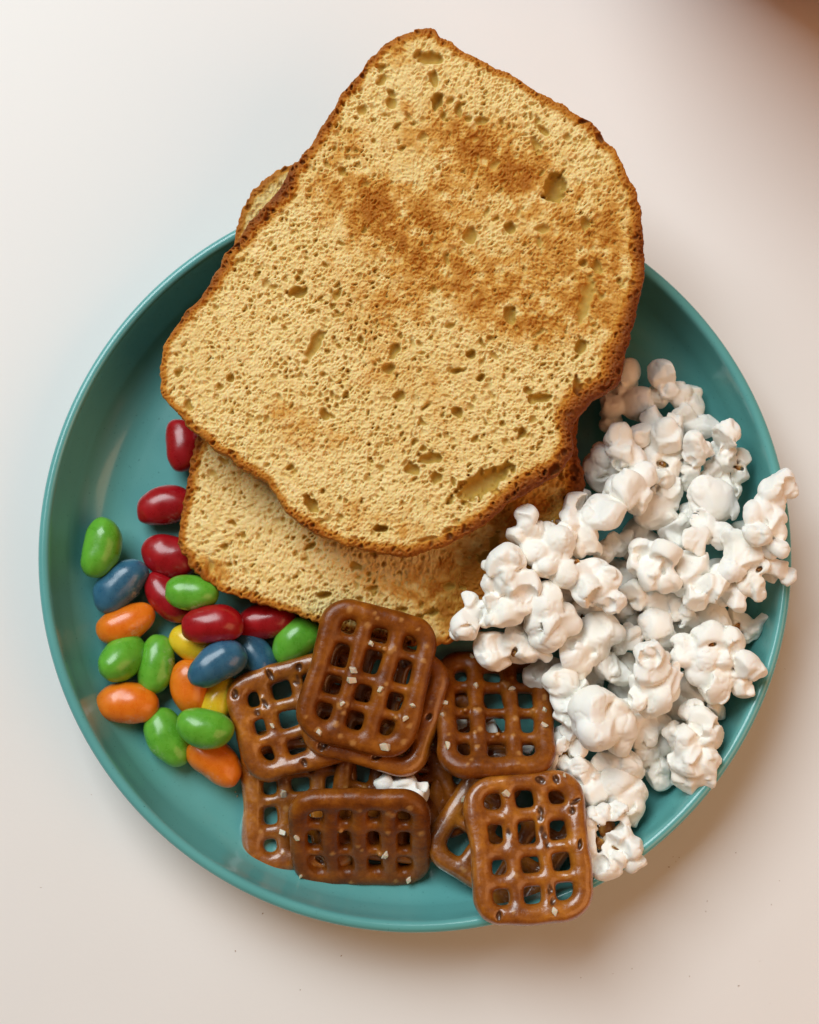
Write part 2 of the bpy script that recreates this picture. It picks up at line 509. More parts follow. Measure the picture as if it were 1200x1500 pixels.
    def sample(P):
        g = (P - lo) / res; g = np.clip(g, 0, [gw - 1.001, gh - 1.001])
        i = g.astype(int); f = g - i
        return (Hs[i[:, 0], i[:, 1]] * (1 - f[:, 0]) + Hs[i[:, 0] + 1, i[:, 1]] * f[:, 0]) * (1 - f[:, 1]) + \
               (Hs[i[:, 0], i[:, 1] + 1] * (1 - f[:, 0]) + Hs[i[:, 0] + 1, i[:, 1] + 1] * f[:, 0]) * f[:, 1]
    h = sample(U)
    und = 0.55 * N1.fbm(U[:, 0] * 0.05, U[:, 1] * 0.05, oct=2) + 0.16 * N2.fbm(U[:, 0] * 0.9, U[:, 1] * 0.9, oct=3)
    cwid = crust_w(np.arctan2(O[:, 1], O[:, 0])) * (1 + 0.35 * N1.fbm(sp * 0.12, sp * 0 + 5, oct=3))
    rf = np.clip(cwid * 0.34, 1.1, 2.4)
    x = np.clip(rf - d, 0, None)
    fil = rf - np.sqrt(np.clip(rf ** 2 - x ** 2, 0, None))
    crust_pre = 1.0 - sstep(0.12, 1.0, d / (cwid * 1.12))
    z = h * sstep(0.0, 0.8, d) * (1 + 0.05 * crust_pre) + und * sstep(0, 3, d) - fil
    pxv = to_px(o + U[:, :1] * e1 + U[:, 1:] * e2)
    brown = np.full(len(U), base_brown)
    for (bx, by, sx, sy, a, amp) in browns:
        c_, s_ = math.cos(math.radians(a)), math.sin(math.radians(a))
        X = pxv[:, 0] - bx; Y = pxv[:, 1] - by
        brown += amp * np.exp(-(((X * c_ + Y * s_) / sx) ** 2 + ((-X * s_ + Y * c_) / sy) ** 2))
    nb = N2.fbm(U[:, 0] * 0.11, U[:, 1] * 0.11, oct=4)
    nb2 = N1.fbm(U[:, 0] * 0.42 + 5, U[:, 1] * 0.42, oct=4)
    brown = brown * (0.80 + 0.8 * nb + 0.95 * nb2) + 0.10 * nb + 0.06 * nb2
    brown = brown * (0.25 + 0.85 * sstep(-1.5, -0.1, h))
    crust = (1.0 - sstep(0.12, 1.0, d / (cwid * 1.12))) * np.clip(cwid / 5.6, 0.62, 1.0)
    pore_shade = 1 - sstep(-1.45, -0.3, h)
    # side walls
    ring = np.where(m.ravel() == half)[0]
    ring = ring[np.argsort(tpar.ravel()[ring])]
    nr = len(ring)
    RO = U[ring]; RS = sp[ring]; rz = z[ring]
    outward = RO / np.linalg.norm(RO, axis=1)[:, None]
    depths = [0.12, 0.25, 0.4, 0.55, 0.7, 0.84, 0.94, 1.0]
    V2 = [np.column_stack([U, z])]
    AT = [np.column_stack([np.clip(brown, 0, 1.2), crust, pore_shade])]
    for kd in depths:
        zz = rz + (-thick - rz) * kd
        bul = 0.5 * math.sin(kd * math.pi) - (2.0 * max(0, kd - 0.84) / 0.16 if kd > 0.84 else 0)
        nz = 0.45 * N1.fbm(RS * 0.5, zz * 0.5 + 20, oct=3)
        V2.append(np.column_stack([RO + outward * (bul + nz)[:, None], zz]))
        AT.append(np.column_stack([np.zeros(nr), np.clip(cwid[ring] / 6.5, 0.60, 0.9) + 0.2 * nz, np.zeros(nr)]))
    V2.append(np.column_stack([RO * 0.6, np.full(nr, -thick)])); AT.append(np.column_stack([np.full(nr, .3), np.zeros(nr), np.zeros(nr)]))
    V2.append(np.array([[0, 0, -thick]])); AT.append(np.array([[.3, 0, 0]]))
    V = np.vstack(V2); A = np.vstack(AT)
    nn = n + 1
    i = np.arange(n)[:, None] * nn + np.arange(n)[None]
    Qt = np.stack([i, i + nn, i + nn + 1, i + 1], -1).reshape(-1, 4)
    prev = ring; base = len(U); Qs = []
    for k in range(len(depths) + 1):
        cur = base + np.arange(nr)
        Qs.append(np.stack([prev, np.roll(prev, -1), np.roll(cur, -1), cur], -1)); prev = cur; base += nr
    Tb = np.stack([prev, np.roll(prev, -1), np.full(nr, base)], -1)
    Qall = np.vstack([Qt] + Qs)
    cm = A[:, 1][Qall].mean(1) > 0.36
    cm[len(Qt):] = True
    cm[-nr:] = False
    zmin = V[:, 2].min()
    org = o - nrm * thick
    P3 = V[:, :1] * e1 + V[:, 1:2] * e2 + V[:, 2:] * nrm + nrm * thick
    # fix winding so that the top faces up
    root = add("toast_slice", None, loc=org)
    tag(root, label, "toast")
    def sub(name, Q, T=None):
        used = np.unique(np.concatenate([Q.ravel(), T.ravel()]) if T is not None else Q)
        remap = -np.ones(len(P3), np.int64); remap[used] = np.arange(len(used))
        me = fast_mesh(name, P3[used] * MM, remap[Q], None if T is None else remap[T])
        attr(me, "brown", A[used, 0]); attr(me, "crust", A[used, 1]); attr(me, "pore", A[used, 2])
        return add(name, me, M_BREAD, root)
    # winding test
    q = Qt[len(Qt) // 3]; nn_ = np.cross(P3[q[1]] - P3[q[0]], P3[q[2]] - P3[q[0]]) @ nrm
    if nn_ < 0: Qall = Qall.copy(); Qall[:len(Qt)] = Qall[:len(Qt)][:, ::-1]
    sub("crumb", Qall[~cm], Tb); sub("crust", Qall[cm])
    return root

SL = 0.17                                   # both slices lean on the rim at the far side
def plane(z_at, y_at): return z_at - SL * y_at
LOW_B = plane(5.2, -37.0)
THICK = 13.0
low_a = LOW_B + THICK * math.sqrt(1 + SL * SL)
top_a = low_a + (THICK + 1.0) * math.sqrt(1 + SL * SL)

top_outline = [(607, 43), (634, 41), (650, 53), (690, 78), (735, 100), (790, 133), (835, 158), (868, 178), (895, 212), (915, 245), (932, 278), (942, 320),
 (946, 365), (943, 410), (935, 455), (925, 492), (916, 530), (906, 561), (874, 584), (850, 610), (840, 633), (842, 657), (829, 684), (793, 711), (750, 734), (726, 757), (667, 791),
 (603, 814), (560, 812), (520, 803), (453, 777), (420, 750), (400, 721), (387, 704), (353, 684), (320, 663), (287, 637), (262, 610), (240, 583), (234, 560), (236, 520), (247, 490),
 (267, 462), (297, 430), (311, 409), (330, 371), (351, 347), (366, 320), (405, 281), (426, 244), (450, 217), (473, 180), (507, 130), (543, 83), (577, 53)]
low_outline = [(430, 238), (408, 248), (385, 262), (367, 283), (351, 312), (344, 338), (338, 380), (325, 460), (305, 570), (287, 640), (276, 690), (268, 740), (262, 790), (271, 817), (290, 845),
 (330, 868), (370, 882), (420, 897), (465, 913), (530, 932), (600, 946), (662, 941), (725, 912), (790, 850), (835, 780), (857, 722), (855, 690), (846, 655), (850, 615), (868, 580),
 (884, 520), (884, 420), (862, 330), (815, 262), (730, 225), (620, 212), (500, 222)]
big_top = [(812, 276, 17, 23, 0, 3.0), (706, 708, 50, 17, 28, 2.6), (641, 147, 9, 12, -20, 2.0), (628, 84, 24, 9, -10, 1.6), (858, 440, 10, 45, -15, 1.2), (436, 428, 14, 9, 0, 1.8),
 (690, 345, 12, 14, 0, 1.3), (605, 688, 13, 9, 0, 1.8), (630, 671, 20, 8, 0, 1.8), (456, 740, 8, 16, 35, 2.2), (557, 775, 12, 5, 0, 2.4), (578, 512, 14, 9, 60, 1.5), (476, 608, 8, 9, 0, 1.5),
 (570, 540, 11, 8, 0, 1.5), (585, 580, 12, 7, 0, 1.5), (690, 519, 9, 7, 0, 1.8), (669, 543, 9, 5, 15, 1.6), (790, 583, 18, 7, 5, 1.8), (765, 634, 7, 8, 0, 2.0), (671, 604, 9, 8, 0, 1.8),
 (705, 553, 9, 6, 30, 1.6), (748, 462, 9, 14, 0, 1.8), (846, 565, 8, 14, 0, 1.6), (850, 508, 10, 12, 0, 1.8), (748, 333, 10, 9, 0, 1.6), (858, 327, 9, 10, 0, 1.5), (874, 390, 8, 13, 10, 1.6),
 (574, 150, 9, 9, 0, 1.2), (724, 240, 8, 8, 0, 1.0), (785, 210, 6, 10, 20, 1.2), (460, 505, 9, 30, -25, 1.2), (855, 385, 7, 7, 0, 1.4), (705, 175, 9, 7, 0, 1.2), (795, 335, 12, 8, 0, 1.0),
 (530, 160, 9, 8, 0, 1.0), (635, 115, 8, 12, 20, 1.3), (795, 190, 12, 5, -40, 1.2), (725, 720, 6, 4, 0, 1.5), (640, 700, 12, 8, 0, 1.6), (625, 790, 14, 4, 10, 1.0), (655, 778, 10, 4, 20, 1.2), (812, 688, 10, 8, 30, 1.5)]
br_top = [(690, 212, 85, 40, 15, 0.60), (760, 262, 75, 42, 25, 0.55), (585, 325, 85, 50, 15, 0.62), (610, 372, 60, 34, 25, 0.45), (560, 285, 70, 36, 0, 0.34), (710, 430, 95, 42, 18, 0.58), (790, 470, 60, 36, 20, 0.48),
 (850, 320, 60, 60, 30, 0.50), (820, 400, 70, 50, 20, 0.34), (560, 450, 90, 50, 20, 0.24), (405, 605, 34, 20, 0, 0.32), (450, 640, 40, 22, 0, 0.28), (600, 560, 80, 40, 0, 0.22), (890, 420, 38, 90, -10, 0.42), (640, 660, 100, 40, 0, 0.16), (500, 240, 35, 70, 30, 0.32), (590, 80, 36, 30, 0, 0.45), (560, 765, 80, 26, 15, 0.30), (680, 330, 120, 110, 20, 0.16)]
def cw_top(a):
    # a: direction from the slice's centre; wide dark crust on the lower right, thin elsewhere
    return 3.4 + 4.2 * np.exp(-((np.angle(np.exp(1j * (a + 0.55)))) / 0.75) ** 2) + 1.8 * np.exp(-((np.angle(np.exp(1j * (a - 2.5)))) / 0.6) ** 2)
big_low = [(475, 872, 12, 5, 10, 1.8), (590, 893, 9, 5, 0, 1.6), (545, 862, 8, 5, 0, 1.5), (635, 898, 12, 6, 5, 1.8), (660, 860, 11, 6, 0, 1.6), (520, 830, 10, 7, 0, 1.5), (725, 800, 8, 18, -10, 2.2), (710, 815, 14, 7, 30, 2.0), (455, 800, 12, 6, 20, 1.6), (615, 905, 8, 5, 0, 1.5),
 (330, 800, 7, 6, 0, 1.2), (820, 690, 5, 12, 0, 1.6)]
br_low = [(790, 800, 110, 130, 0, 0.7), (700, 880, 110, 70, 0, 0.6), (310, 830, 35, 14, 30, 0.5), (600, 860, 120, 30, 0, 0.25), (385, 280, 40, 40, 0, 0.3)]
def cw_low(a):
    return 3.6 + 3.6 * np.exp(-((np.angle(np.exp(1j * (a + 0.2)))) / 0.7) ** 2) + 1.5 * np.exp(-((np.angle(np.exp(1j * (a - 3.0)))) / 0.5) ** 2)
build_slice("lower slice of toast, mostly covered, lying on the plate under the upper slice", low_outline[::-1], [(385, 262), (860, 330), (720, 915), (290, 845)], low_a, SL, THICK, 21, big_low, br_low, cw_low, n=420, base_brown=0.05)
build_slice("upper slice of toast with brown patches, jutting past the plate's far rim", top_outline, [(607, 43), (942, 320), (640, 803), (236, 540)], top_a, SL, THICK, 11, big_top, br_top, cw_top)

# ------------------------------------------------------------------ jelly beans
def bean_mesh(seed, L, Wd, Hh, bend, taper):
    nu, nv = 40, 26
    N = Noise(seed)
    u = np.linspace(0, 2 * np.pi, nu, endpoint=False); v = np.linspace(0, np.pi, nv)
    Uu, Vv = np.meshgrid(u, v, indexing='ij')
    e = 0.86
    cx = np.sign(np.cos(Vv)) * np.abs(np.cos(Vv)) ** e
    rr = np.abs(np.sin(Vv)) ** 0.92
    x = cx * L / 2
    tp = 1 + taper * cx
    y = rr * np.cos(Uu) * Wd / 2 * tp
    z = rr * np.sin(Uu) * Hh / 2 * tp
    y = y + bend * (cx ** 2 - 0.35) * L / 2
    P = np.stack([x, y, z], -1).reshape(-1, 3)
    P *= (1 + 0.075 * N.fbm(P[:, 0] * 0.22, P[:, 1] * 0.22, P[:, 2] * 0.22, oct=2))[:, None]
    i = np.arange(nu)[:, None] * nv + np.arange(nv - 1)[None]
    j = ((np.arange(nu) + 1) % nu)[:, None] * nv + np.arange(nv - 1)[None]
    Q = np.stack([i, i + 1, j + 1, j], -1).reshape(-1, 4)
    return fast_mesh("jelly_bean", P * MM, Q)

beans = [  # colour, px, py, z(mm centre), length px, width px, angle deg (image, counter-clockwise), pitch deg, label
 ('red', 268, 652, 11, 80, 54, 97, 0, "dark red upright jelly bean, topmost, at the upper toast's left edge"),
 ('red', 243, 741, 9.4, 88, 58, 10, 0, "dark red jelly bean second from the top, beside the lower toast's left crust"),
 ('red', 250, 815, 9.4, 86, 60, -17, 0, "dark red jelly bean against the lower left corner of the lower toast"),
 ('green', 148, 803, 13.5, 88, 56, 80, 0, "green jelly bean leaning upright on the plate's left wall, leftmost of all"),
 ('blue', 177, 858, 10.5, 94, 58, 47, -4, "greyish blue jelly bean just below the leftmost green bean"),
 ('orange', 185, 913, 10, 90, 52, 25, 0, "orange jelly bean directly below the left blue bean"),
 ('green', 179, 964, 11, 66, 60, 50, 38, "round looking green jelly bean seen nearly end on, below the upper orange bean"),
 ('green', 229, 972, 9.4, 88, 54, 82, 0, "upright green jelly bean right of the round looking green one"),
 ('orange', 188, 1031, 10.5, 92, 60, -4, 0, "plump orange jelly bean lying flat at the lower left end of the heap"),
 ('green', 246, 1081, 9.4, 90, 56, -62, 0, "green jelly bean slanting down to the right, lowest of the green ones"),
 ('green', 299, 1066, 17, 84, 58, -14, 0, "green jelly bean with a small pit, lying on top beside the left pretzel"),
 ('orange', 315, 1115, 9.4, 88, 56, -36, 0, "orange jelly bean half hidden under the pitted green bean and the left pretzel"),
 ('red', 247, 875, 9.4, 90, 52, -42, 0, "red jelly bean lying under the green bean below the toast corner"),
 ('green', 281, 868, 17, 80, 52, -4, 0, "green jelly bean lying crosswise on a red one by the toast's lower corner"),
 ('red', 310, 915, 17.5, 92, 56, 4, 0, "shiny red jelly bean with pale scuffs lying on top of the yellow bean"),
 ('red', 390, 911, 9.6, 92, 54, 6, 0, "deep red jelly bean in the shade under the toast's bottom crust"),
 ('yellow', 285, 942, 9.4, 76, 52, -18, 0, "yellow jelly bean under the shiny red bean, the larger of the two yellow patches"),
 ('blue', 318, 973, 17, 92, 56, 30, 0, "blue jelly bean lying on top in the middle of the heap"),
 ('blue', 374, 962, 9.6, 80, 50, -55, 0, "blue jelly bean in shade, tucked between the red bean and the pretzels"),
 ('green', 434, 940, 10.0, 80, 56, 42, 0, "dark green jelly bean in shade, touching the left edge of the top pretzel"),
 ('orange', 280, 1006, 9.4, 84, 56, 95, 0, "orange jelly bean under the middle blue bean"),
 ('yellow', 322, 1024, 9.2, 72, 48, 60, 0, "yellow jelly bean almost hidden between the pitted green bean and the left pretzel"),
]
for k, (c, px, py, z, L, W, ang, pitch, lab) in enumerate(beans):
    rng = random.Random(100 + k)
    s = mm_per_px(z)
    Lm, Wm = L * s / max(0.6, math.cos(math.radians(pitch))), W * s
    me = bean_mesh(100 + k, Lm, Wm, min(Wm, 2 * (z - FLOOR_Z)) * rng.uniform(0.93, 1.0), rng.choice([-1, 1]) * rng.uniform(0.03, 0.13), rng.uniform(-0.13, 0.13))
    o = add("jelly_bean", me, M_BEAN[c], loc=at(px, py, z))
    o.rotation_euler = (Matrix.Rotation(math.radians(ang), 3, 'Z') @ Matrix.Rotation(math.radians(pitch), 3, 'Y') @ Matrix.Rotation(rng.uniform(-0.5, 0.5), 3, 'X')).to_euler()
    tag(o, lab, "jelly bean", "jelly beans heaped on the left of the plate")

# ------------------------------------------------------------------ pretzels
def salt_mesh(seed):
    r = random.Random(seed)
    import bmesh
    bm = bmesh.new()
    pts = [bm.verts.new([r.uniform(-0.5, 0.5) + sx * 0.55, r.uniform(-0.3, 0.3) + sy * 0.5, r.uniform(-0.25, 0.25) + sz * 0.38]) for sx in (-1, 1) for sy in (-1, 1) for sz in (-1, 1)]
    res = bmesh.ops.convex_hull(bm, input=pts)
    bmesh.ops.bevel(bm, geom=bm.edges[:], offset=0.08, segments=1, affect='EDGES')
    for v in bm.verts: v.co *= 0.0012
    me = bpy.data.meshes.new("salt_grain"); bm.to_mesh(me); bm.free()
    me.materials.append(M_SALT)
    return me
SALTS = [salt_mesh(s) for s in range(5)]

def build_pretzel(label, px, py, z, W, H, nc, nr, rot, tiltx, tilty, seed, under=False, salt=10, pits=0, warp=1.0):
    rng = np.random.RandomState(seed); Nn = Noise(seed)
    h = 0.5
    mx, my, mz = W / 2 + 4, H / 2 + 4, 6.0
    xs = np.arange(-mx, mx + h, h); ys = np.arange(-my, my + h, h); zs = np.arange(-mz, mz + h, h)
    X, Y, Z = np.meshgrid(xs, ys, zs, indexing='ij')
    X = X.astype(np.float32); Y = Y.astype(np.float32); Z = Z.astype(np.float32)
    wx = X + 0.85 * warp * Nn.fbm(X * 0.09, Y * 0.09, oct=2); wy = Y + 0.85 * warp * Nn.fbm(X * 0.09 + 9, Y * 0.09 + 4, oct=2)
    wz = Z + 1.3 * warp * Nn(X * 0.045 + 3, Y * 0.045 + 8)
    hwF, hhF = 2.85, 2.75
    hwV, hhV = (2.4, 2.5) if not under else (2.2, 2.2)
    hwH, hhH = (1.5, 1.8) if not under else (1.9, 2.1)
    offH = -0.35 if not under else 0.0
    def sect(a, zz, hw, hh):
        q = (np.abs(a / hw) ** 2.3 + np.abs(zz / hh) ** 2.3) ** (1 / 2.3)
        return (q - 1) * min(hw, hh)
    a, b, rc = W / 2 - hwF, H / 2 - hwF, 5.2
    qx = np.abs(wx) - (a - rc); qy = np.abs(wy) - (b - rc)
    dr = np.sqrt(np.clip(qx, 0, None) ** 2 + np.clip(qy, 0, None) ** 2) + np.minimum(np.maximum(qx, qy), 0) - rc
    thick_mod = 1 + 0.20 * Nn(X * 0.12 + 5, Y * 0.12 + 2)
    D = sect(dr / thick_mod, wz, hwF, hhF)
    inside = dr                                            # <0 inside the frame's centre line
    bx = [-a + 2 * a * (i + 1) / nc + rng.uniform(-0.5, 0.5) for i in range(nc - 1)]
    by = [-b + 2 * b * (j + 1) / nr + rng.uniform(-0.5, 0.5) for j in range(nr - 1)]
    for x0 in bx:
        D = smin(D, np.maximum(sect((wx - x0) / thick_mod, wz, hwV * rng.uniform(.92, 1.05), hhV), inside - 0.5), 1.3)
    for y0 in by:
        D = smin(D, np.maximum(sect((wy - y0) / thick_mod, wz - offH, hwH * rng.uniform(.9, 1.1), hhH), inside - 0.5), 1.1)
    D = D + 0.10 * Nn.fbm(X * 0.5, Y * 0.5, Z * 0.5, oct=2)
    topz = lambda x_, y_: hhV - 1.3 * warp * float(Nn(np.array([x_ * 0.045 + 3]), np.array([y_ * 0.045 + 8]))[0])
    pit_pts = []
    for k in range(pits):
        if rng.rand() < 0.5: c = (bx[rng.randint(len(bx))] + rng.uniform(-1, 1), rng.uniform(-b, b))
        elif rng.rand() < 0.4: c = (rng.uniform(-a, a), by[rng.randint(len(by))])
        else:
            c = ((a if rng.rand() < .5 else -a), rng.uniform(-b * .8, b * .8)) if rng.rand() < .5 else (rng.uniform(-a * .8, a * .8), (b if rng.rand() < .5 else -b))
        pit_pts.append((c[0], c[1], topz(*c) + 0.15, rng.uniform(0.55, 0.9), rng.uniform(1.0, 1.9), rng.uniform(0, 3.14) if rng.rand() < .3 else 1.57 + rng.uniform(-.4, .4)))
    def pd(Xp, Yp, Zp, p):
        c_, s_ = math.cos(p[5]), math.sin(p[5])
        u = (Xp - p[0]) * c_ + (Yp - p[1]) * s_; v = -(Xp - p[0]) * s_ + (Yp - p[1]) * c_
        return np.sqrt((u / p[4]) ** 2 + (v / p[3]) ** 2 + ((Zp - p[2]) / 0.9) ** 2)
    grains = []; tans = []
    for k in range(int(salt * 2.6)):
        r_ = rng.rand()
        if r_ < 0.35: c = (bx[rng.randint(len(bx))] + rng.uniform(-1.2, 1.2), rng.uniform(-b, b))
        elif r_ < 0.6: c = (rng.uniform(-a, a), by[rng.randint(len(by))] + rng.uniform(-.6, .6))
        elif r_ < 0.8: c = (rng.choice([-a, a]) + rng.uniform(-1, 1), rng.uniform(-b * .85, b * .85))
        else: c = (rng.uniform(-a * .85, a * .85), rng.choice([-b, b]) + rng.uniform(-1, 1))
        (grains if k < salt * 0.6 else tans).append(c)
    for c in tans + grains:                                # blisters where salt sank into the skin
        sl = (slice(max(0, int((c[0] - 2.5 - xs[0]) / h)), int((c[0] + 2.5 - xs[0]) / h)), slice(max(0, int((c[1] - 2.5 - ys[0]) / h)), int((c[1] + 2.5 - ys[0]) / h)))
        D[sl] = smin(D[sl], np.sqrt((X[sl] - c[0]) ** 2 + (Y[sl] - c[1]) ** 2 + (Z[sl] - topz(*c) + 0.55) ** 2) - rng.uniform(0.65, 0.95), 0.45)
    for p in pit_pts:
        sl = (slice(max(0, int((p[0] - 3.5 - xs[0]) / h)), int((p[0] + 3.5 - xs[0]) / h)), slice(max(0, int((p[1] - 3.5 - ys[0]) / h)), int((p[1] + 3.5 - ys[0]) / h)))
        D[sl] = smax(D[sl], -(pd(X[sl], Y[sl], Z[sl], p) - 1) * 0.6, 0.3)
    V, Q = surface_nets(D, np.array([xs[0], ys[0], zs[0]]), h)
    # light smoothing
    for _ in range(2):
        acc = np.zeros_like(V); cnt = np.zeros(len(V))
        for e in range(4):
            np.add.at(acc, Q[:, e], V[Q[:, (e + 1) % 4]]); np.add.at(acc, Q[:, e], V[Q[:, (e + 3) % 4]]); np.add.at(cnt, Q[:, e], 2)
        V = V * 0.55 + 0.45 * acc / cnt[:, None]
    pit = np.zeros(len(V))
    for p in pit_pts:
        pit = np.maximum(pit, 1 - sstep(0.85, 1.35, pd(V[:, 0], V[:, 1], V[:, 2], p)))
    tan = np.zeros(len(V))
    for c in tans + grains:
        rr_ = rng.uniform(0.55, 1.1)
        dd = np.hypot(V[:, 0] - c[0], V[:, 1] - c[1]) + 0.25 * Nn(V[:, 0] * 2, V[:, 1] * 2)
        tan = np.maximum(tan, 0.75 * (1 - sstep(rr_ * 0.55, rr_ * 1.1, dd)) * (V[:, 2] > -0.5))
    me = fast_mesh("pretzel", V * MM, Q)
    attr(me, "pit", pit); attr(me, "tan", tan)
    o = add("pretzel", me, M_PRETZEL_G if under else M_PRETZEL, loc=at(px, py, z))
    Rm = Matrix.Rotation(math.radians(tilty), 3, 'Y') @ Matrix.Rotation(math.radians(tiltx), 3, 'X') @ Matrix.Rotation(math.radians(rot), 3, 'Z')
    o.rotation_euler = Rm.to_euler()
    tag(o, label, "pretzel", "square lattice pretzels piled at the front of the plate")
    for c in grains:
        near = (np.abs(V[:, 0] - c[0]) < 0.6) & (np.abs(V[:, 1] - c[1]) < 0.6)
        if not near.any(): continue
        zt = V[near, 2].max()
        if zt < 0.3: continue
        g = add("salt_grain", SALTS[rng.randint(5)], None, o, (c[0], c[1], zt + 0.15))
        g.rotation_euler = (rng.uniform(-.5, .5), rng.uniform(-.5, .5), rng.uniform(0, 6.28))
        sc = rng.uniform(0.7, 1.25); g.scale = (sc, sc * rng.uniform(.8, 1.1), sc)
    return o

# tiltx > 0 lifts the far (upper) edge
build_pretzel("light brown lattice pretzel lying flat on the plate at the lower left, partly covered", 441, 1172, 7.2, 33, 39, 3, 4, 3, 0, 0, 31, salt=6, pits=5, under=True)
build_pretzel("hidden lattice pretzel under the pile, only a bar showing between two others", 572, 1162, 8.8, 33, 38, 3, 4, -8, 2, 4, 32, salt=4)
build_pretzel("dark shaded lattice pretzel deep in the gap between the two upper pretzels", 665, 1120, 8.2, 32, 36, 3, 4, 28, -4, 0, 33, salt=4)
build_pretzel("glossy lattice pretzel with dark burnt specks at the left, beside the green bean", 446, 1046, 13.2, 40, 31.5, 4, 3, 14.5, 2, -2, 34, under=True, salt=2, pits=14)
build_pretzel("lattice pretzel directly beneath the topmost one, its speckled lower edge showing", 549, 1030, 17.6, 36.5, 35.5, 3, 3, -15.5, -1, 0, 35, under=True, salt=4, pits=10)
build_pretzel("topmost lattice pretzel with salt grains, leaning on the toast's bottom crust", 538, 993, 24.6, 33, 39.5, 3, 4, -14.5, 2, 2, 36, salt=14, warp=0.8)
build_pretzel("lattice pretzel tipped up sideways at the bottom centre, showing four columns of holes", 528, 1226, 14.5, 39, 32.5, 4, 3, 0, 38, 0, 37, salt=7)
build_pretzel("tilted lattice pretzel in the shade between the toast and the popcorn", 724, 1044, 15.5, 33, 40, 3, 4, 0, -33, 1, 38, salt=14)
build_pretzel("half hidden lattice pretzel slanting under the speckled one at the lower right", 744, 1216, 13.5, 36, 38, 3, 3, -33, -4, -4, 39, salt=8, under=True)
build_pretzel("shiny lattice pretzel with dark burnt specks, hanging over the rim at the bottom right", 774, 1241, 26.5, 32.5, 40, 3, 4, 4, -8, 2, 40, under=True, salt=4, pits=15)

# ------------------------------------------------------------------ popcorn
def ellipsoid_shell(seed):
    u = np.linspace(0, 2 * np.pi, 14, endpoint=False); v = np.linspace(0.02, np.pi - 0.02, 9)
    Uu, Vv = np.meshgrid(u, v, indexing='ij')
    N = Noise(seed)
    P = np.stack([np.sin(Vv) * np.cos(Uu), 0.7 * np.sin(Vv) * np.sin(Uu), 0.45 * np.cos(Vv)], -1).reshape(-1, 3)
    P *= (1 + 0.5 * N.fbm(P[:, 0] * 1.5, P[:, 1] * 1.5, P[:, 2] * 1.5, oct=2))[:, None]
    P[:, 2] -= 0.35 * P[:, 0] ** 2
    i = np.arange(14)[:, None] * 9 + np.arange(8)[None]; j = ((np.arange(14) + 1) % 14)[:, None] * 9 + np.arange(8)[None]
    me = fast_mesh("hull", P * MM, np.stack([i, i + 1, j + 1, j], -1).reshape(-1, 4)); me.materials.append(M_HULL)
    return me
HULLS = [ellipsoid_shell(s) for s in range(4)]

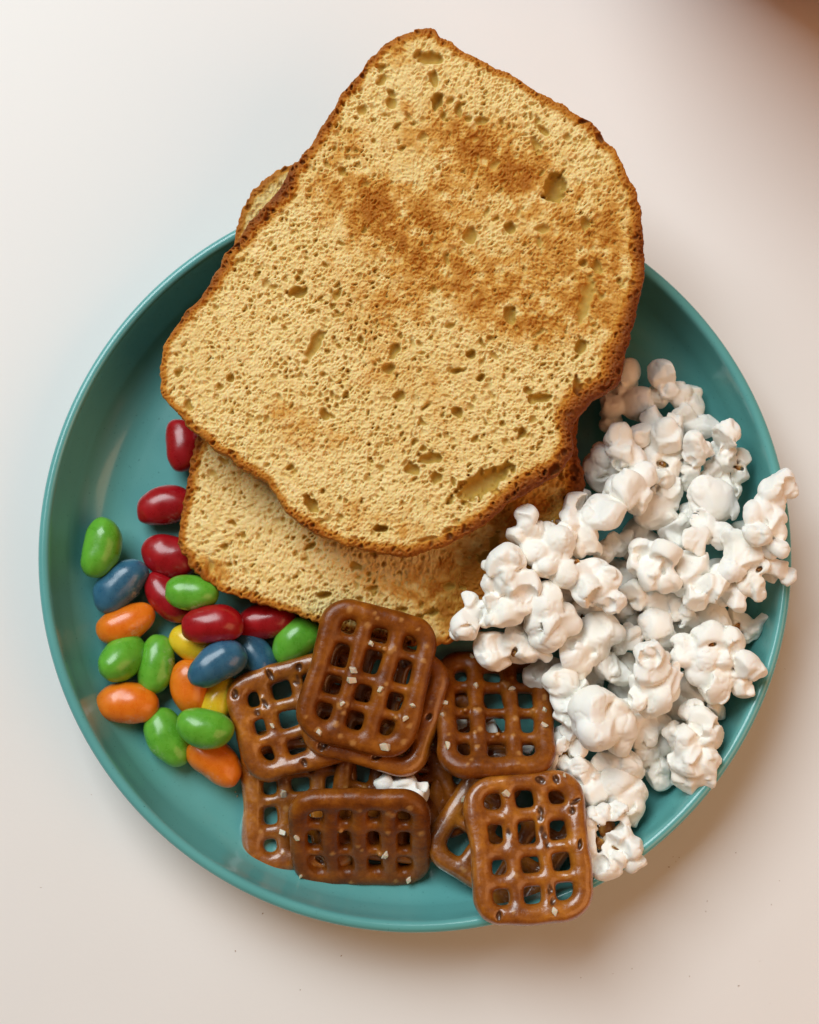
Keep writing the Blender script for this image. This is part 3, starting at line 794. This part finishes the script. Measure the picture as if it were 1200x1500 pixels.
def build_flake(label, lobes, z, seed, hulls=(), flat=0.0, h=0.42, facet=0.5, group="popcorn heaped on the right of the plate"):
    rng = np.random.RandomState(seed); Nn = Noise(seed)
    C = []; Rr = []
    for lb in lobes:
        px, py, r = lb[:3]
        zz = z + (lb[3] if len(lb) > 3 else rng.uniform(-1.8, 1.8))
        rm = r * mm_per_px(zz)
        zz = max(zz, FLOOR_Z + 0.85 * rm)
        C.append(at(px, py, zz)); Rr.append(max(rm * 1.20, 2.6))
    C = np.array(C); Rr = np.array(Rr)
    nm = len(C)
    cen = C.mean(0)
    if z > 15:      # the flake's unseen underside
        k = max(1, nm // 4)
        for q in rng.choice(nm, k, replace=False):
            rm = Rr[q] * 0.95
            p = C[q] * 0.6 + cen * 0.4; p = p - np.array([0, 0, min(0.9 * rm + 2.0, max(0, p[2] - FLOOR_Z - rm))])
            C = np.vstack([C, p]); Rr = np.append(Rr, rm)
    lo = (C - Rr[:, None] * 1.5).min(0) - 1.0; hi = (C + Rr[:, None] * 1.5).max(0) + 1.0
    lo[2] = max(lo[2], FLOOR_Z - 1)
    xs, ys, zs = [np.arange(lo[i], hi[i] + h, h, dtype=np.float32) for i in range(3)]
    X, Y, Z = np.meshgrid(xs, ys, zs, indexing='ij')
    wa = 0.6
    WX = X + wa * Nn(X * 0.22, Y * 0.22, Z * 0.22); WY = Y + wa * Nn(X * 0.22 + 5, Y * 0.22 + 1, Z * 0.22); WZ = Z + wa * Nn(X * 0.22 + 2, Y * 0.22 + 7, Z * 0.22 + 4)
    D = np.full(X.shape, 9.0, np.float32)
    def lobe(c, r, k, planes):
        nonlocal D
        # restrict to a box
        sl = []
        for ax, g in enumerate((xs, ys, zs)):
            i0 = np.searchsorted(g, c[ax] - r * 1.6 - 2.5); i1 = np.searchsorted(g, c[ax] + r * 1.6 + 2.5)
            sl.append(slice(i0, i1))
        sl = tuple(sl)
        if D[sl].size == 0: return
        ax_ = rng.randn(3); ax_ /= np.linalg.norm(ax_)
        st = rng.uniform(0.0, 0.30)
        dx, dy, dz = WX[sl] - c[0], WY[sl] - c[1], WZ[sl] - c[2]
        if flat: dz = dz * (1 + flat)
        al = dx * ax_[0] + dy * ax_[1] + dz * ax_[2]
        r2 = dx * dx + dy * dy + dz * dz
        d = np.sqrt(np.clip(r2 - al * al * (1 - 1 / (1 + st) ** 2), 1e-6, None)) - r * 1.06
        for _ in range(planes):                          # flat facets
            n_ = rng.randn(3); n_ /= np.linalg.norm(n_)
            d = smax(d, dx * n_[0] + dy * n_[1] + dz * n_[2] - r * rng.uniform(0.60, 0.92), 0.06 * r)
        if planes and r > 2.8 and rng.rand() < 0.4:      # hollow, torn open side with a thin lip
            n_ = rng.randn(3); n_[2] = abs(n_[2]) * 0.8; n_ /= np.linalg.norm(n_)
            q = c + n_ * r * 0.95; rq = r * rng.uniform(0.55, 0.8)
            d = smax(d, rq - np.sqrt((WX[sl] - q[0]) ** 2 + (WY[sl] - q[1]) ** 2 + (WZ[sl] - q[2]) ** 2), 0.2)
        D[sl] = smin(D[sl], d, k)
    for c, r in zip(C, Rr):
        lobe(c, r, 0.6, int(12 * facet + rng.randint(3)))
        if r > 3 and rng.rand() < 0.7:
            n_ = rng.randn(3); n_[2] = abs(n_[2]); n_ /= np.linalg.norm(n_)
            lobe(c + n_ * r * 0.45, r * rng.uniform(0.55, 0.75), 0.25, int(10 * facet + rng.randint(3)))
    # wrinkles and fine relief
    cr_ = Nn.fbm(WX * 0.3, WY * 0.3, WZ * 0.3, oct=2)
    D = D + 0.30 * np.exp(-(cr_ / 0.05) ** 2) + 0.07 * Nn.fbm(X * 0.9, Y * 0.9, Z * 0.9, oct=2)
    D = smax(D, FLOOR_Z + 0.15 - Z, 0.3)
    hpos = []
    for (px, py, rh) in hulls:
        d_ = ray(px, py); hit = None
        for tt in np.arange(380, 450, 0.25):
            p = CAM + d_ * tt; i = np.round((p - lo) / h).astype(int)
            if (i < 0).any() or (i >= D.shape).any(): continue
            if D[tuple(i)] < 0: hit = p; break
        if hit is None: continue
        rm = rh * mm_per_px(hit[2])
        q0, q1 = hit - d_ * 1.0, hit + d_ * (2.2 * rm + 1.0)
        ab = q1 - q0
        an = rng.uniform(0, 3.14); sd = np.array([math.cos(an), math.sin(an), 0]) * rm * 0.9     # a slit, wider one way
        sh = (X - hit[0]) * sd[0] / rm + (Y - hit[1]) * sd[1] / rm
        sh = np.clip(sh, -rm, rm)
        t = np.clip(((X - q0[0]) * ab[0] + (Y - q0[1]) * ab[1] + (Z - q0[2]) * ab[2]) / (ab @ ab), 0, 1)
        ux, uy = math.cos(an), math.sin(an)
        dc = np.sqrt((X - q0[0] - t * ab[0] - sh * ux) ** 2 + (Y - q0[1] - t * ab[1] - sh * uy) ** 2 + (Z - q0[2] - t * ab[2]) ** 2) - 0.62 * rm * (1 + 0.9 * Nn(X * 0.55, Y * 0.55, Z * 0.55))
        D = smax(D, -dc, 0.35)
        hpos.append((hit + d_ * (1.6 * rm), rm))
    D[[0, -1]] = 5; D[:, [0, -1]] = 5; D[:, :, [0, -1]] = 5
    V, Q = surface_nets(D, np.array([xs[0], ys[0], zs[0]], float), h)
    base = np.array([cen[0], cen[1], V[:, 2].min()])
    me = fast_mesh("popcorn_flake", (V - base) * MM, Q)
    hl = np.zeros(len(V))
    for p, rm in hpos:
        hl = np.maximum(hl, 0.8 * (1 - sstep(rm * 0.7, rm * 1.8, np.linalg.norm(V - p, axis=1))))
    attr(me, "hullish", hl)
    o = add("popcorn_flake", me, M_POP, loc=base)
    tag(o, label, "popcorn", group)
    for p, rm in hpos:
        g = add("hull", HULLS[rng.randint(4)], None, o, p - base)
        g.rotation_euler = (rng.uniform(-.6, .6), rng.uniform(-.6, .6), rng.uniform(0, 6.28)); g.scale = (rm * 1.15,) * 3
    return o

flakes = [
 ("popcorn flake of round lobes tucked under the right crust of the upper toast", 13, [(918,545,17),(915,562,16),(936,592,21),(897,597,17),(896,616,14),(903,575,17)], ()),
 ("popcorn flake with one round knob on top, uppermost in the heap", 14, [(972,547,19,5),(976,570,14,3),(960,584,15),(993,577,18),(1014,575,12),(1010,594,17),(1002,608,15),(1030,624,17),(1020,630,14)], ()),
 ("creased popcorn flake with a split, left of the white wedge", 20, [(960,617,17),(986,622,17),(975,643,22),(962,660,18),(990,660,15),(955,677,14),(985,683,15),(972,698,16)], [(971,680,6)]),
 ("popcorn flake with an upright blocky lobe near the toast's right crust", 22, [(904,636,17,4),(911,657,18,4),(921,672,17,3),(938,637,14),(887,667,18,-3),(875,682,18,-5),(880,701,16,-5),(906,690,15,-4)], ()),
 ("white wedge shaped popcorn flake right of the creased one", 24, [(1020,653,18),(1014,670,14),(1038,661,11),(1012,692,15,-5),(1005,705,11,-6)], ()),
 ("popcorn flake with a round white head and a brown slit, near the right rim", 19, [(1066,638,20,5),(1065,655,15,3),(1064,677,16),(1085,672,13),(1083,695,13),(1046,690,17),(1039,701,12),(1067,712,13),(1076,722,10)], [(1081,686,6)]),
 ("bright blocky popcorn flake right beside the toast, in front of the upright one", 27, [(917,721,24),(902,715,18),(935,732,18),(945,700,17,-1)], ()),
 ("pale popcorn flake behind the bright blocky one, in half shade", 18, [(972,732,22),(986,720,16),(957,752,20),(972,762,16)], ()),
 ("smooth saucer shaped popcorn petal in the upper part of the heap", 25, [(1045,733,27,0),(1029,721,18,0),(1064,746,17,0)], ()),
 ("tall popcorn flake standing over the right rim with a tip outside the plate", 33, [(1144,706,16),(1156,712,11),(1130,719,16),(1127,740,18),(1105,747,12),(1130,764,18),(1101,756,9),(1132,781,14),(1140,802,12),(1127,805,12),(1110,780,16,3)], ()),
 ("big popcorn flake whose narrow tail pokes over the right rim", 29, [(1090,808,25),(1075,792,18),(1100,854,20),(1111,866,12),(1070,832,18),(1119,830,12),(1145,832,12),(1157,845,9),(1134,827,11)], [(1112,835,4)]),
 ("white popcorn flake at the crest of the heap below the saucer shaped petal", 27, [(1035,773,22),(1020,792,20),(1052,790,15),(1060,775,11)], ()),
 ("knobbly white popcorn flake left of the crest of the heap", 28, [(945,810,18),(975,811,19,2),(932,827,13),(955,845,18),(980,850,16),(958,829,17)], ()),
 ("large folded popcorn flake in the middle right of the heap", 27, [(1012,827,22),(1010,852,20),(1045,860,20,2),(1020,872,18),(1075,870,18),(1078,885,12),(1052,840,16)], [(994,858,4)]),
 ("smooth popcorn stalk below the large folded flake", 17, [(1040,900,19),(1054,912,14),(1035,885,16),(1060,925,10)], ()),
 ("shaded popcorn flake deep between the bright blocky one and the knobbly one", 12, [(942,787,24),(935,805,18),(955,800,16)], ()),
 ("curled popcorn flake with a dark fold above the knobbly one", 17, [(997,770,19),(990,786,17),(1008,753,13),(978,776,12)], [(990,757,6)]),
 ("popcorn flake with a paddle shaped stem reaching to the right rim", 15, [(1119,909,12),(1130,917,9),(1107,925,8),(1097,928,8),(1081,936,9),(1090,912,9),(1077,901,9),(1068,925,9)], [(1079,919,5)]),
 ("large frilly popcorn flake at the right, above the one that leans on the wall", 25, [(1004,957,20),(999,944,14),(1040,937,24),(1065,940,20),(1035,965,24),(1055,960,18),(1040,1002,23),(1065,992,17),(1090,975,18,3),(1104,985,13,3),(1092,1007,13),(1030,985,20)], [(1043,945,4)]),
 ("hat shaped popcorn flake with a pointed cone in the middle of the heap", 27, [(952,956,20,5),(951,975,23,4),(969,966,9,3),(965,998,25),(987,990,14),(937,1007,16),(960,1024,21),(935,1025,13),(955,1036,15),(975,1010,16)], ()),
 ("caterpillar shaped popcorn flake curling below the knobbly one", 20, [(930,862,15),(937,877,15),(962,883,18),(985,886,15),(1002,902,14),(985,900,12),(1014,905,8)], ()),
 ("lemon shaped popcorn flake above the hat shaped one", 19, [(961,917,20),(972,932,15),(950,910,14)], ()),
 ("shaded popcorn flake deep to the right of the hat shaped one", 11, [(990,945,22),(1000,925,18)], ()),
 ("shaded popcorn flake left of the lemon shaped one", 13, [(922,900,18),(932,907,14),(912,892,14)], ()),
 ("angular popcorn flake in the left half, right of the big smooth lobe", 23, [(880,920,18),(872,930,24),(892,921,14),(902,928,12),(870,952,17),(840,952,21),(850,971,16)], ()),
 ("pointed popcorn flake between the angular one and the hat shaped one", 18, [(917,935,18),(935,932,10),(905,945,14)], ()),
 ("ring like popcorn flake with a brown hole below the long flake", 18, [(845,890,9),(860,888,9),(871,899,8),(858,918,9),(838,903,8),(842,916,8),(881,896,12)], [(851,905,7)]),
 ("bright popcorn flake with a round white top next to the lower toast's right crust", 27, [(885,755,26,2),(866,750,15),(840,742,18),(837,760,14),(860,787,18),(865,803,15),(847,806,10)], ()),
 ("popcorn flake jutting right from under the round white topped one", 20, [(900,801,17),(917,791,9),(885,812,13)], ()),
 ("half shaded popcorn flake on the lower toast's right corner", 20, [(811,760,17),(825,757,14),(855,727,12)], ()),
 ("long popcorn flake with a knob at its upper left, crossing the heap's left side", 29, [(771,754,13,4),(772,767,10,3),(785,776,12,2),(760,783,15),(772,791,17),(800,778,9),(788,806,20),(820,794,20,2),(831,780,14),(815,815,20),(800,825,18),(830,837,20),(847,845,20),(861,864,20),(871,840,18),(890,847,16),(876,871,17),(895,882,15,1)], [(845,822,4)]),
 ("cauliflower like popcorn flake lying on the lower toast's bottom right", 30, [(737,827,20,3),(750,820,16,3),(722,830,13),(717,852,10),(740,850,19),(760,842,13),(765,860,22),(740,876,22),(720,877,14),(757,882,20),(740,900,18),(757,905,12),(725,905,12)], ()),
 ("big smooth egg like popcorn flake below the long one", 27, [(801,890,27,0),(806,918,28,0),(790,910,20,0),(820,907,20,0),(801,934,18,0)], ()),
 ("small popcorn flake with a petal at the far left tip of the heap", 26, [(682,915,18),(675,925,14),(692,900,12),(690,880,9),(705,895,14),(713,905,13)], ()),
 ("popcorn flake drooping over the tilted shaded pretzel, with a deep notch", 22, [(722,945,22),(730,966,19),(717,957,17),(740,945,15),(770,945,19),(773,962,13),(797,957,11),(755,930,14)], [(752,957,5)]),
 ("popcorn petal over an amber hull in the lower middle of the heap", 20, [(892,977,20),(880,969,15),(910,990,14)], [(866,996,12)]),
 ("small shaded popcorn flake left of the hat shaped one's brim", 13, [(913,976,17),(925,990,12)], ()),
 ("column like popcorn flake right of the tilted shaded pretzel", 23, [(825,995,20),(812,1002,13),(840,1008,16),(832,1027,21),(830,1049,16),(840,1061,12),(836,1075,12,-3)], ()),
 ("smooth bulbous popcorn flake like a mushroom cap in the lower heap", 26, [(872,1040,26,2),(877,1065,26,2),(861,1056,18),(905,1057,20,-1),(915,1070,14,-1),(902,1040,14),(910,1087,16,-3)], ()),
 ("small faceted popcorn flake right of the mushroom cap one", 19, [(952,1057,20),(935,1060,14),(965,1060,14),(922,1043,14),(940,1082,13),(952,1080,10)], [(967,1077,5)]),
 ("shaded popcorn flake lying on the plate left of the ribbed one", 13, [(947,1102,22),(965,1127,20),(980,1130,16),(970,1090,14),(940,1097,16)], ()),
 ("large ribbed popcorn flake leaning on the plate's lower right wall", 23, [(1020,1046,20),(1032,1062,22),(1042,1080,20),(992,1075,15),(1010,1085,20,2),(1015,1110,24,2),(1025,1130,22),(1010,1141,17),(1037,1135,14),(987,1116,10),(1032,1110,18)], ()),
 ("shaded popcorn flake under the brim of the hat shaped one", 14, [(995,1037,22),(1010,1004,18),(1022,1020,16)], ()),
 ("tiny popcorn curl below the large frilly flake", 15, [(1045,1035,12),(1055,1042,9),(1050,1025,10)], ()),
 ("smooth round popcorn flake above the lowest open one", 17, [(905,1147,22),(917,1160,23),(920,1182,20),(900,1165,16),(930,1165,10),(927,1195,9)], ()),
 ("popcorn flake under the mushroom cap one", 17, [(900,1112,19),(915,1117,17),(880,1117,13),(930,1130,8)], ()),
 ("popcorn flake with a dark split beside the tilted pretzel's lower corner", 16, [(830,1087,20),(820,1085,15),(846,1096,13),(810,1117,12),(798,1125,12)], [(829,1107,6)]),
 ("blocky popcorn flake behind the shiny overhanging pretzel", 17, [(852,1127,19),(865,1142,22),(872,1160,20),(852,1150,18),(866,1177,12),(832,1120,12)], ()),
 ("open popcorn flake with golden hull at its heart, lowest in the heap", 23, [(872,1199,14),(862,1203,11),(887,1190,10),(905,1190,15),(915,1203,10),(862,1225,17,-2),(867,1243,16,-2),(907,1225,17),(913,1243,14),(927,1242,14),(930,1263,13),(890,1246,13),(885,1267,18),(898,1271,11),(905,1257,11)], [(890,1212,13),(878,1234,8),(903,1243,6)]),
 ("white popcorn flake peeping out above the sideways tipped pretzel", 15, [(590,1151,18),(562,1147,13),(612,1160,14),(575,1160,13)], ()),
 ("white popcorn flake seen through the holes of the tilted shaded pretzel", 8, [(676,1056,15),(716,1072,15),(700,1088,14),(745,1086,14),(772,1090,12)], ()),
]
for k, (lab, z, lobes, hu) in enumerate(flakes):
    build_flake(lab, lobes, z, 500 + k, hu, flat=1.3 if 'saucer' in lab else 0.0, facet=0.12 if ('smooth' in lab or 'bulbous' in lab) else (0.35, 0.6, 0.8)[k % 3])
# flakes at the bottom of the heap, glimpsed in the gaps
deep = [(835, 860, 24, "shaded popcorn flake deep under the long flake's right end"), (905, 850, 22, "shaded popcorn flake in the dark gap left of the knobbly white one"),
 (1000, 880, 24, "shaded popcorn flake under the caterpillar shaped one's right end"), (1060, 850, 24, "shaded popcorn flake buried under the large folded one"),
 (860, 985, 24, "shaded popcorn flake under the angular one in the left half"), (930, 1010, 24, "shaded popcorn flake left of and under the hat shaped one"),
 (1020, 950, 24, "shaded popcorn flake buried under the large frilly one"), (975, 700, 22, "shaded popcorn flake under the creased one near the top"),
 (770, 900, 24, "shaded popcorn flake between the cauliflower like one and the pretzel"), (800, 985, 20, "shaded popcorn flake right behind the tilted shaded pretzel's far corner"),
 (1090, 790, 22, "shaded popcorn flake under the tall one at the right rim")]
for k, (px, py, r, lab) in enumerate(deep):
    build_flake(lab, [(px, py, r), (px + 12, py - 9, r * .75), (px - 13, py + 6, r * .8), (px + 4, py + 15, r * .7)], 10.5, 700 + k, (), h=0.7)

# ------------------------------------------------------------------ small crumbs
def build_specks(name, label, cat, pts, mat, rmm, zf):
    rng = np.random.RandomState(5); Vs = []; T = []
    base = np.array([(1, 0, 0), (-1, 0, 0), (0, 1, 0), (0, -1, 0), (0, 0, 1), (0, 0, -1)], float)
    tri = np.array([(0, 2, 4), (2, 1, 4), (1, 3, 4), (3, 0, 4), (2, 0, 5), (1, 2, 5), (3, 1, 5), (0, 3, 5)])
    for k, (px, py) in enumerate(pts):
        r = rmm * rng.uniform(0.5, 1.2)
        a = rng.uniform(0, 6.28); P = base * [r * rng.uniform(.8, 1.8), r * rng.uniform(.5, .9), r * 0.5]
        P = P @ np.array([[math.cos(a), math.sin(a), 0], [-math.sin(a), math.cos(a), 0], [0, 0, 1]])
        Vs.append(P + at(px, py, zf) + [0, 0, r * 0.45]); T.append(tri + 6 * k)
    o = add(name, fast_mesh(name, np.vstack(Vs) * MM, None, np.vstack(T)), mat)
    tag(o, label, cat, kind="stuff")
M_CRUMB = mat_flat("crumb_brown", (0.34, 0.19, 0.09), 0.7)
build_specks("table_crumbs", "tiny brown crumbs scattered on the white table", "crumbs",
 [(134, 1164), (930, 1150 + 100), (986, 1255), (1036, 1320), (1034, 1335), (1130, 1325), (1142, 1290), (1078, 1249), (926, 1419), (898, 1426), (851, 1432), (1113, 1408), (1082, 1444), (1128, 1470), (385, 1338), (345, 1393), (440, 1450), (990, 1262), (995, 1256), (980, 1270), (500, 1400), (1150, 980), (60, 1300), (1010, 1430)], M_CRUMB, 0.19, 0.0)
build_specks("salt_crumbs", "loose white salt crumbs on the plate near the pretzels", "salt",
 [(617, 1287), (590, 1292), (634, 1283), (622, 1278), (575, 1300), (608, 1295), (345, 1160), (348, 1166), (640, 1168), (430, 1290), (655, 1290)], M_SALT, 0.5, FLOOR_Z)
